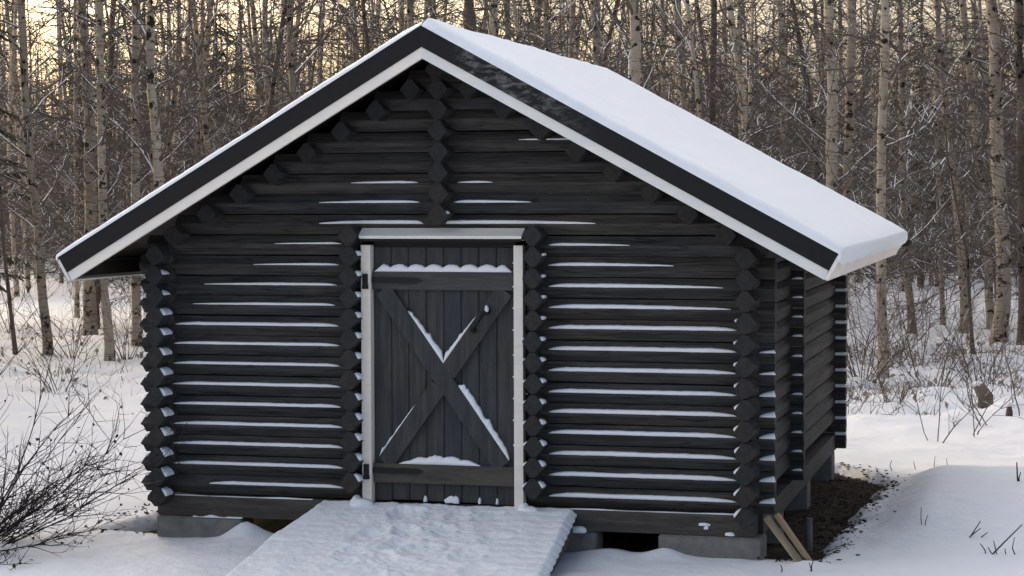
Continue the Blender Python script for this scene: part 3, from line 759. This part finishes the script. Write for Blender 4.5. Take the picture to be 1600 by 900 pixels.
NAMED = [
 (-8.75,12.31,0.059,[(0,0,0),(-.06,.01,.59),(-.14,.04,1.78),(-.25,.05,2.41),(-.32,.09,3.72),(-.36,.11,4.39)],'leaning pale birch with a curved trunk, left of the left eave','bark'),
 (-9.76,15.55,0.094,[(0,0,0),(-.02,.04,.86),(-.02,.09,2.02),(-.03,.13,3.01),(-.1,.16,3.99),(-.18,.17,4.71)],'thick rough barked birch just left below the left eave tip','bark'),
 (-7.48,11.39,0.057,[(0,0,0),(-.04,.01,.5),(-.07,.03,1.03),(-.08,.05,1.64),(-.12,.1,2.77),(-.15,.16,4.27)],'smooth tan birch under the left eave, middle of the three there','bark'),
 (-8.13,13.54,0.062,[(0,0,0),(-.02,.04,.95),(-.03,.08,2.02),(-.04,.16,3.66),(-.05,.19,4.48)],'tan birch close to the left corner of the log wall','bark'),
 (-6.84,11.43,0.064,[(0,0,0),(-.02,.05,1.11),(-.05,.09,2.23),(-.11,.11,2.91),(-.15,.12,3.51),(-.17,.15,4.26)],'tall white birch with snowy side branches behind the left roof slope','bark'),
 (-6.13,13.97,0.053,[(0,0,0),(-.03,.08,2.01),(-.05,.14,3.24),(-.1,.15,3.89),(-.08,.19,4.47)],'slim birch rising midway behind the left roof slope','bark'),
 (-4.89,18.12,0.121,[(0,0,0),(-.06,.1,2.47),(-.1,.17,4.25),(-.12,.19,4.81)],'thick dark trunk just right of the roof peak','bark_dark'),
 (-.91,10.04,0.070,[(0,0,0),(-.03,.14,3.11),(-.02,.16,3.58),(-.06,.17,3.98)],'white birch with snow in its fork right above the snowy ridge end','bark'),
 (.77,13.38,0.079,[(0,0,0),(-.02,.09,1.98),(-.03,.15,3.48),(-.06,.18,4.23)],'thick pale birch, left of the twin trunks above the right roof slope','bark'),
 (.83,13.88,0.065,[(0,0,0),(.06,.12,2.14),(.09,.18,3.28),(.08,.22,4.27)],'pale birch, right of the twin trunks above the right roof slope','bark'),
 (1.52,11.36,0.055,[(0,0,0),(-.02,.04,.96),(-.04,.09,2.12),(-.02,.14,3.14),(0,.17,3.75),(-.01,.18,4.03)],'slim tan birch just right of the right eave, foot among bushes','bark'),
 (2.60,16.30,0.099,[(0,0,0),(.02,.02,.25),(.07,.04,.5),(.05,.07,1.16),(-.01,.09,1.98),(-.05,.14,3.21),(-.1,.16,3.95),(-.15,.17,4.44)],'stout birch with a crooked swollen foot near the right picture edge','bark'),
 (2.92,15.91,0.081,[(0,0,0),(-.01,.06,1.33),(-.05,.12,2.79),(-.09,.18,4.4)],'dark trunk at the very right edge beside the crooked birch','bark_dark'),
 (2.09,18.18,0.057,[(0,0,0),(-.02,.03,.75),(-.11,.05,1.72),(-.25,.07,2.86),(-.36,.1,4.1),(-.41,.11,4.63)],'birch leaning to the left, standing left of the crooked birch','bark'),
 (1.69,20.54,0.038,[(0,0,0),(-.04,.03,.84),(-.09,.07,1.99),(-.14,.14,3.9)],'thin straight birch further back between two leaning birches','bark'),
 (1.40,18.03,0.053,[(0,0,0),(-.08,.02,.84),(-.13,.05,1.72),(-.17,.11,3.31),(-.21,.16,4.63)],'greyish birch second to the right of the right eave','bark'),
 (2.34,14.71,0.023,[(0,0,0),(-.06,.02,.82),(-.08,.04,1.2),(-.32,.03,2.37)],'thin dark sapling bending left in front of the leaning birch','bark_dark'),
 (-.77,21.34,0.070,[(0,0,0),(-.03,.12,2.79),(-.08,.18,4.39),(-.13,.2,4.99)],'grey birch behind the right roof slope, left of the twin trunks','bark'),
 (-1.41,21.21,0.060,[(0,0,0),(-.03,.12,2.9),(-.09,.16,3.89),(-.08,.21,4.99)],'reddish birch above the middle of the right roof slope','bark'),
 (-2.47,24.78,0.072,[(0,0,0),(-.02,.15,3.45),(-.01,.24,5.34)],'dark trunk beside the bright sky gap above the right roof slope','bark_dark'),
 (-9.15,12.23,0.028,[(0,0,0),(-.07,.01,.59),(-.16,.02,1.39),(-.2,.04,2.02)],'thin dark sapling at the left picture edge','bark_dark'),
 (-11.73,19.10,0.041,[(0,0,0),(-.02,.06,1.52),(-.05,.15,3.56),(-.07,.22,5.08)],'thin birch between the leaning birch and the rough barked birch','bark'),
 (-9.72,19.51,0.046,[(0,0,0),(-.04,.09,2.23),(-.07,.17,4.05),(-.07,.22,5.06)],'thin birch right of the tall white birch, above the left roof slope','bark'),
 (-7.33,20.0,0.061,[(0,0,0),(-.07,.17,4.14),(-.12,.2,5.04)],'birch left of the roof peak against the bright sky','bark'),
 (-2.91,22.7,0.053,[(0,0,0),(-.06,.15,3.59),(-.09,.21,5.17)],'slim birch right of the forked white birch over the ridge','bark'),
]
taken = []
for k, (X, Y, r0, pts, lab, bm_) in enumerate(NAMED):
    rng = random.Random(100+k); H = rng.uniform(11, 13.5) if r0 > 0.03 else 3.2
    path = full_path(pts, H, rng)
    t_ = empty('birch_tree' if r0 > 0.03 else 'sapling', (X, Y, gz(X, Y)))
    tag(t_, lab, 'tree', GT)
    put('trunk', make_trunk(path, r0*1.04, rng, bm_), t_)
    put('crown', make_crown(path, r0, rng, 78 if r0 > 0.03 else 12, 1.0 if r0 > 0.03 else 0.6, H*0.96, 1.1, 0.78, 1.05), t_)
    taken.append((X, Y))
# the wood behind: seven grown kinds, copied
VAR = []
for k in range(7):
    rng = random.Random(300+k); H = rng.uniform(11, 14)
    path = [Vector((0, 0, 0))]; d = Vector((rng.gauss(0, .05), rng.gauss(0, .05), 1)).normalized()
    while path[-1].z < H:
        d = (d+Vector((rng.gauss(0, .03), rng.gauss(0, .03), 0.02))).normalized(); path.append(path[-1]+d*0.7)
    r0 = rng.uniform(0.034, 0.066)
    VAR.append((make_trunk(path, r0, rng, 'bark_dark' if k == 5 else 'bark', 7), make_crown(path, r0, rng, 85, 0.6, H*0.97, 1.4, 0.68, 1.1, fat=1.2)))
rng = random.Random(77)
def left_edge(Y): return 3.27-0.545*(Y+11.05)
nt_trees = 0; tries = 0; cells = {}
while nt_trees < 165 and tries < 9000:
    tries += 1
    Y = 13.5+31*rng.random()**0.9; xl, xr = left_edge(Y)-2.5, 3.2+2.5-0.012*Y
    X = rng.uniform(xl, xr)
    if Y < 17 and X > -0.5: continue
    if any((X-a)**2+(Y-b_)**2 < 0.75**2 for a, b_ in taken): continue
    taken.append((X, Y)); nt_trees += 1
    tm, cm = VAR[rng.randrange(7)]
    o = empty('birch_tree', (X, Y, gz(X, Y)-0.02)); o.rotation_euler = (rng.gauss(0, .025), rng.gauss(0, .03), rng.uniform(0, 6.28)); s_ = rng.uniform(0.78, 1.2); o.scale = (s_, s_, s_)
    rel = Vector((X, Y, 0))-CAM; px = 800+FPX*rel.dot(r2)/rel.dot(fwd)        # where in the wood it stands, for its description
    zone = 'left of the shed' if px < 225 else 'above the left roof slope' if px < 640 else 'above the ridge' if px < 950 else 'above the right roof slope' if px < 1330 else 'right of the shed'
    look = 'rough dark barked' if tm.materials[0] == M['bark_dark'] else 'slender pale'
    row = 'in the near rows' if Y < 22 else 'in the middle' if Y < 33 else 'far back'
    lab = '%s birch %s of the wood %s' % (look, row, zone) if row != 'far back' else '%s birch far back in the wood %s' % (look, zone)
    tag(o, lab, 'tree', 'wood: '+lab)
    put('trunk', tm, o); put('crown', cm, o)
# spruces
def make_spruce(H, rng):
    tb, cb = MB(), MB()
    tb.tube([Vector((0, 0, -0.1)), Vector((0, 0, H*0.5)), Vector((0, 0, H))], [0.09, 0.05, 0.008], 7)
    n = int(H*11)
    for i in range(n):
        h = 0.5+(H-0.55)*(i/n); az = rng.uniform(0, 6.28); L = (0.25+1.15*(1-h/H))*rng.uniform(.75, 1.15)
        d = Vector((math.cos(az), math.sin(az), rng.uniform(-0.25, 0.15)))
        pts, dd = sweep(cb, Vector((0, 0, h)), d, L, 0.012, 5, rng, 0.06, 3, 0, 2, 0.3, -0.05)
        for k in range(int(24*L)):
            t_ = rng.uniform(0.1, 0.999)*5; a = pts[int(t_)].lerp(pts[int(t_)+1], t_ % 1)
            sgn = rng.choice((-1, 1)); sdv = dd.cross(UP).normalized()*sgn
            td = (dd*0.8+sdv*rng.uniform(.5, 1)+Vector((0, 0, rng.uniform(-.5, .05)))).normalized(); l2 = rng.uniform(.1, .26)
            pp = [a, a+td*l2*0.5+Vector((0, 0, -.01)), a+td*l2+Vector((0, 0, -.04))]
            cb.tube(pp, [0.016, 0.015, 0.004], 3, 1, 2, 0.25, rng, cap=False)
    return tb.mesh('trunk', 'bark_dark', True), cb.mesh('crown', ['twig', 'needle', 'snow_fine'], False, False)
sp = [make_spruce(7.5, random.Random(41)), make_spruce(5.5, random.Random(42))]
SPR = [(-12.6, 17.2, 0, 1.0, 'dark green spruce with low boughs at the upper left corner'), (-12.2, 26, 1, 1.0, 'dark young spruce in the wood behind the left roof slope'), (-15.5, 30, 0, .9, 'dark spruce far back on the left among birches'),
       (-2.0, 31, 1, 1.05, 'dark young spruce above the right roof slope'), (0.6, 33, 0, .85, 'dark spruce far behind the twin birches'), (-9.3, 34, 0, .8, 'small dark spruce far behind the roof peak'), (1.9, 36, 1, 1.1, 'dark young spruce far back at the right'), (-18.5, 33, 1, 1.2, 'dark young spruce far back at the left edge')]
for X, Y, k, s_, lab in SPR:
    o = empty('spruce_tree', (X, Y, gz(X, Y))); o.scale = (s_,)*3; o.rotation_euler = (0, 0, X*3)
    tag(o, lab, 'tree', 'dark spruces among the birches'); put('trunk', sp[k][0], o); put('crown', sp[k][1], o)
rng = random.Random(55)
for k in range(95):
    Y = 40+70*rng.random(); X = rng.uniform(left_edge(Y)-4, 7); s_ = rng.uniform(.62, 1.0)*(1 if Y < 70 else 1.15)
    o = empty('spruce_tree', (X, Y, G-0.05)); o.scale = (s_*1.25, s_*1.25, s_); o.rotation_euler = (0, 0, rng.uniform(0, 6.28))
    rel = Vector((X, Y, 0))-CAM; px = 800+FPX*rel.dot(r2)/rel.dot(fwd)
    zone = 'left of the shed' if px < 225 else 'above the left roof slope' if px < 640 else 'above the ridge' if px < 950 else 'above the right roof slope' if px < 1330 else 'right of the shed'
    lab = '%s dark spruce among far birches %s' % ('nearer' if Y < 65 else 'farthest', zone)
    tag(o, lab, 'tree', 'wood: '+lab); kk = rng.randrange(2); put('trunk', sp[kk][0], o); put('crown', sp[kk][1], o)
# far wood: one mass nobody could count
def mass_tree(mb, rng, X, Y, H, r0, nb, fat, nsub=3):
    bx_ = Vector((X, Y, G-0.3)); tp = bx_+Vector((rng.gauss(0, .04*H), rng.gauss(0, .04*H), H))
    mb.tube([bx_, bx_.lerp(tp, .5)+Vector((rng.gauss(0, .1), 0, 0)), tp], [r0, r0*.7, .012], 5, 0 if rng.random() < .55 else 1, cap=False)
    for k in range(nb):
        h = 0.04+0.96*rng.random()**1.2; p = bx_.lerp(tp, h); az = rng.uniform(0, 6.28); L = rng.uniform(.6, 1.9)*(1.15-h*.6)*min(1, H/6)
        d = Vector((math.cos(az), math.sin(az), rng.uniform(-.1, .9)))
        pts, dd = sweep(mb, p, d, L, .016*fat, 2, rng, .18, 3, 1, 2, .5)
        for j in range(nsub):
            sweep(mb, pts[rng.randrange(1, 3)], dd+Vector((rng.gauss(0, .7), rng.gauss(0, .7), rng.gauss(0, .5))), rng.uniform(.3, .9)*min(1, H/6), .009*fat, 1, rng, .2, 3, 1, 2, .42)
rng = random.Random(9); mb = MB()
for i in range(1000):
    Y = 44+100*rng.random()**1.1; X = rng.uniform(left_edge(Y)-6, 9)
    mass_tree(mb, rng, X, Y, rng.uniform(6.2, 10), rng.uniform(.045, .10), 27, 1.0)
for i in range(1900):
    Y = 36+90*rng.random()**1.2; X = rng.uniform(left_edge(Y)-4, 7)
    mass_tree(mb, rng, X, Y, rng.uniform(1.8, 5.5), rng.uniform(.015, .03), 14, 1.0)
tag(put('far_wood', mb.mesh('far_wood', ['bark', 'twig', 'snow_fine'], False, False)), 'far birch wood that reads as one brown mass', 'wood', kind='stuff')

# out-of-view wood at the sides only, added to block low sky light
mb = MB(); rng = random.Random(19)
for i in range(300):
    a = rng.uniform(0, 2*math.pi); rr = rng.uniform(20, 36); X = 1.5+rr*math.cos(a)*1.05; Y = -7+rr*math.sin(a)*1.05
    if Y > 9 or (Y > -9 and left_edge(Y)-1.5 < X < 5.5) or Y < -3: continue
    mass_tree(mb, rng, X, Y, rng.uniform(5.5, 8.5), rng.uniform(.06, .13), 26, 2.4, 3)
for i in range(250):
    Y = rng.uniform(0, 14); X = left_edge(Y)-rng.uniform(2.5, 15)
    if i % 3 == 0: Y = rng.uniform(-3, 16); X = rng.uniform(6.5, 17)
    mass_tree(mb, rng, X, Y, rng.uniform(9, 13), rng.uniform(.05, .10), 30, 2.4, 3)
tag(put('surrounding_wood', mb.mesh('surrounding_wood', ['bark', 'twig', 'snow_fine'], False, False)), 'wood that closes in the clearing around the shed', 'wood', kind='stuff')

# ------------------------------------------------------------------ bushes
def make_bush(rng, ns, hgt, spread, mt, lean=Vector((0, 0, 0)), r0=0.006, ps=0.15, nsub=6, leaves=0):
    mb, lb = MB(), MB()
    for i in range(ns):
        az = rng.uniform(0, 6.28); p = Vector((math.cos(az), math.sin(az), 0))*spread*0.25*rng.random(); p.z = -0.05
        d = Vector((math.cos(az)*spread, math.sin(az)*spread, rng.uniform(.5, 1.2)))+lean*rng.uniform(.3, 1.2)
        L = hgt*rng.uniform(.55, 1.1)
        pts, dd = sweep(mb, p, d, L, r0*rng.uniform(.7, 1.2), 8, rng, .10, 4, 0, 1, ps, 0.01)
        for k in range(int(nsub*rng.uniform(.6, 1.4))):
            j = rng.randrange(2, 9); a = pts[j]; td = (dd+Vector((rng.gauss(0, .6), rng.gauss(0, .6), rng.gauss(.15, .5)))).normalized()
            p2, d2 = sweep(mb, a, td, L*rng.uniform(.15, .45), r0*.5, 4, rng, .14, 3, 0, 1, ps, .02)
            for m_ in range(rng.randrange(1, 4)):
                p3, _ = sweep(mb, p2[rng.randrange(1, 5)], d2+Vector((rng.gauss(0, .7), rng.gauss(0, .7), rng.gauss(.1, .5))), L*rng.uniform(.06, .2), r0*.3, 2, rng, .12, 3, 0, 1, ps*.5)
                if leaves and rng.random() < leaves:
                    leaf(lb, p3[-1], rng, rng.uniform(.018, .034))
    return mb, lb
def leaf(lb, c, rng, s_, flat=False):
    a = Vector((rng.gauss(0, 1), rng.gauss(0, 1), rng.gauss(0, .25) if flat else rng.gauss(-1.2, .5))).normalized(); b_ = a.cross(Vector((rng.gauss(0, 1), rng.gauss(0, 1), rng.gauss(0, 1) if not flat else 3))).normalized(); n_ = a.cross(b_)
    v = [c, c+a*s_*.45+b_*s_*.33+n_*s_*.12, c+a*s_, c+a*s_*.45-b_*s_*.33+n_*s_*.12, c+a*s_*.5-n_*s_*.05]
    lb.add(v, [(0, 1, 4), (1, 2, 4), (2, 3, 4), (3, 0, 4)])
def bush(name, label, cat, loc, rng, *a, group=None, mats=('twig', 'snow_fine'), **k):
    o = empty(name, loc); tag(o, label, cat, group)
    mb, lb = make_bush(rng, *a, **k)
    put('stems', mb.mesh('stems', list(mats), False, False), o)
    if lb.v: tag(put('leaves', lb.mesh('leaves', 'dead_leaf', False, False), o), kind='stuff')
    return o
bush('bare_bush', 'dark bare bush with a few withered leaves left of the shed', 'bush', (-2.66, -0.62, gz(-2.66, -.62)), random.Random(6), 58, 1.12, .80, 'twig_dark', Vector((.44, 0, -.06)), .0060, .04, 11, .20, mats=('twig_dark', 'snow_fine'))
bush('bare_bush', 'low dark tangle of twigs under the bare bush left of the shed', 'bush', (-2.55, -0.80, gz(-2.55, -.8)), random.Random(16), 30, .60, 1.3, 'twig_dark', Vector((.5, 0, -.35)), .006, .1, 8, .55, mats=('twig_dark', 'snow_fine'))
BS = [(1.39, 10.56, 26, 1.3, 'thick bare bush at the foot of the slim tan birch right of the shed'), (1.87, 8.04, 9, .55, 'small brown tuft of twigs in the snow right of the shed'), (2.42, 5.64, 4, 1.05, 'thin bare shoot standing in the snow beyond the shed corner'), (2.61, 6.05, 3, 1.25, 'single tall bare shoot right of the thin shoot in the snow'),
      (2.79, 7.05, 5, .85, 'bare shoots beside a dark stump at the right'), (2.99, 8.01, 5, 1.2, 'bare shoots at the right picture edge'), (1.82, 13.14, 18, 1.9, 'tall bare bush behind the right eave corner among birches'), (1.06, 13.93, 18, 1.7, 'bare bush close behind the back corner of the shed'),
      (2.10, 10.71, 16, 1.2, 'brown bare bush in the middle of the right snow field'), (2.58, 10.82, 14, 1.3, 'brown bare bush right of the leaning sapling'), (1.57, 12.63, 12, 1.6, 'forked bare bush with crossing stems right of the shed'),
      (-8.24, 11.91, 14, 1.2, 'bare bush between the leaning birch and the shed'), (-6.47, 8.07, 12, .8, 'low bare bush in the snow behind the dark bush'), (-7.38, 11.6, 16, 1.3, 'bare bush close to the tan birch under the left eave'), (-11.24, 16.07, 14, 1.5, 'bare bush at the left edge in the wood')]
for k, (X, Y, ns, h, lab) in enumerate(BS):
    bush('bare_bush', lab, 'bush', (X, Y, gz(X, Y)), random.Random(500+k), max(3, int(ns*.7)), h, .55, 'twig', Vector((random.Random(k).gauss(0, .2), 0, 0)), .0062, .25, 7, 0.0, group='bare bushes at the edge of the wood', mats=('twig_pale', 'snow_fine'))
# stump and stones in the right snow
def stump(X, Y, r_, h, lab, tilt):
    q = MB(); rg = random.Random(int(X*100))
    q.tube([Vector((0, 0, -.1)), Vector((0.01, 0, h*.5)), Vector((tilt, 0, h))], [r_*1.25, r_, r_*.75], 9)
    o = empty('tree_stump', (X, Y, gz(X, Y))); tag(o, lab, 'stump'); put('stump_wood', q.mesh('stump_wood', 'bark_dark', True), o)
    q = MB(); q.tube([Vector((tilt, 0, h-.005)), Vector((tilt, 0, h+.02)), Vector((tilt, 0, h+.035))], [r_*.8, r_*.7, r_*.3], 9); put('snow_cap', q.mesh('snow_cap', 'snow_fine', True), o)
stump(2.66, 8.9, .075, .22, 'short dark rotten stump leaning in the snow at the right', -.06)
stump(2.90, 7.6, .03, .09, 'small dark stub poking from the snow at the right', .01)
# undergrowth, stalks, litter
rng = random.Random(21); mb = MB()
for i in range(6500):
    u_ = rng.random()
    if u_ < .42: Y = rng.uniform(7.2, 15); X = rng.uniform(0.6, 3.6)
    elif u_ < .84: Y = rng.uniform(7.0, 16); X = rng.uniform(-12.5, -4.2)
    else: Y = rng.uniform(12, 26); X = rng.uniform(left_edge(Y), 3.5)
    if nz(X*.9, Y*.9, 20) < .30-.045*Y+.02*max(0, Y-8): continue
    p = Vector((X, Y, gz(X, Y)-.03)); d = Vector((rng.gauss(0, .6), rng.gauss(0, .6), 1))
    sweep(mb, p, d, rng.uniform(.06, .36), rng.uniform(.002, .0055), 3, rng, .3, 3, rng.choice((0, 1, 1)), 2, .6, -.12)
    if rng.random() < .14: leaf_p = p+Vector((rng.gauss(0, .05), rng.gauss(0, .05), rng.uniform(.05, .25))); leaf(mb, leaf_p, rng, rng.uniform(.03, .09))
tag(put('undergrowth', mb.mesh('undergrowth', ['dry_grass', 'twig_pale', 'snow_fine'], False, False)), 'dry brown undergrowth along the edge of the wood', 'undergrowth', kind='stuff')
mb = MB(); rng = random.Random(31); k = 0
while k < 2200:
    X = rng.uniform(1.72, 2.6) if rng.random() < .85 else rng.uniform(-2.3, -1.7); Y = rng.uniform(-.05, 4.3)
    lim = 2.03+0.05*min(3, max(0, Y))
    if X > lim+abs(rng.gauss(0, .09)) or Y+1.2*max(0, X-1.75) > 4.1+abs(rng.gauss(0, .12)): continue
    if X < 0 and Y > 1: continue
    z = max(gz(X, Y), G-0.075+0.02*nz(X*3, Y*3, 11)+0.012*nz(X*9, Y*9, 12))
    leaf(mb, Vector((X, Y, z+.006)), rng, rng.uniform(.014, .042), True); k += 1
tag(put('leaf_litter', mb.mesh('leaf_litter', 'dead_leaf', False, False)), 'dark fallen leaves along the bare soil strip', 'leaves', kind='stuff')
def stalks(X, Y, segs, lab):
    o = empty('dry_stalks', (X, Y, gz(X, Y))); tag(o, lab, 'stalks', 'dry stalks poking through the snow')
    for (x0, z0, x1, z1, r_) in segs:
        q = MB(); b_ = Vector((x0, 0, z0)); e = Vector((x1, rng.uniform(-.04, .04), z1)); md = b_.lerp(e, .5)+Vector((rng.gauss(0, .006), 0, rng.gauss(0, .004)))
        q.tube([b_, md, e], [r_, r_*.85, r_*.6], 5); put('stalk', q.mesh('stalk', 'stalk'), o)
stalks(2.86, 0.75, [(-.04, -.02, .03, .09, .004), (-.06, -.03, .03, .05, .004), (-.03, -.03, .07, .03, .004)], 'three parallel dark stalks slanting from the snow at the right')
stalks(2.99, 0.42, [(-.05, -.03, .13, .17, .005), (-.06, -.02, -.09, .05, .004), (.0, -.02, -.02, .07, .004), (.10, -.02, .09, .09, .004), (-.01, -.03, -.05, .03, .004), (.05, -.03, .04, .03, .004)], 'cluster of dark stalks at the lower right corner')
stalks(2.56, 0.95, [(0, -.02, -.01, .10, .003), (.015, -.02, .03, .06, .003)], 'two thin upright stalks in the shaded snow right of the shed')
stalks(3.07, 2.3, [(0, -.03, -.01, .12, .006), (.01, -.03, .015, .06, .005)], 'short dark tuft at the right edge of the snow bank')
stalks(2.37, 3.9, [(-.2, -.02, -.2, .06, .003), (-.03, -.02, -.05, .05, .003), (.1, -.02, .1, .09, .003), (.2, -.02, .18, .08, .003)], 'few fine stalks in the bright snow behind the snow bank')
stalks(2.05, -0.30, [(0, -.02, .005, .04, .004), (.02, -.02, .03, .06, .004), (-.14, -.02, -.14, .03, .004)], 'short stalks in front of the leaning boards')
sc.render.engine = 'CYCLES'
sc.cycles.max_bounces = 5; sc.cycles.diffuse_bounces = 3; sc.cycles.glossy_bounces = 2
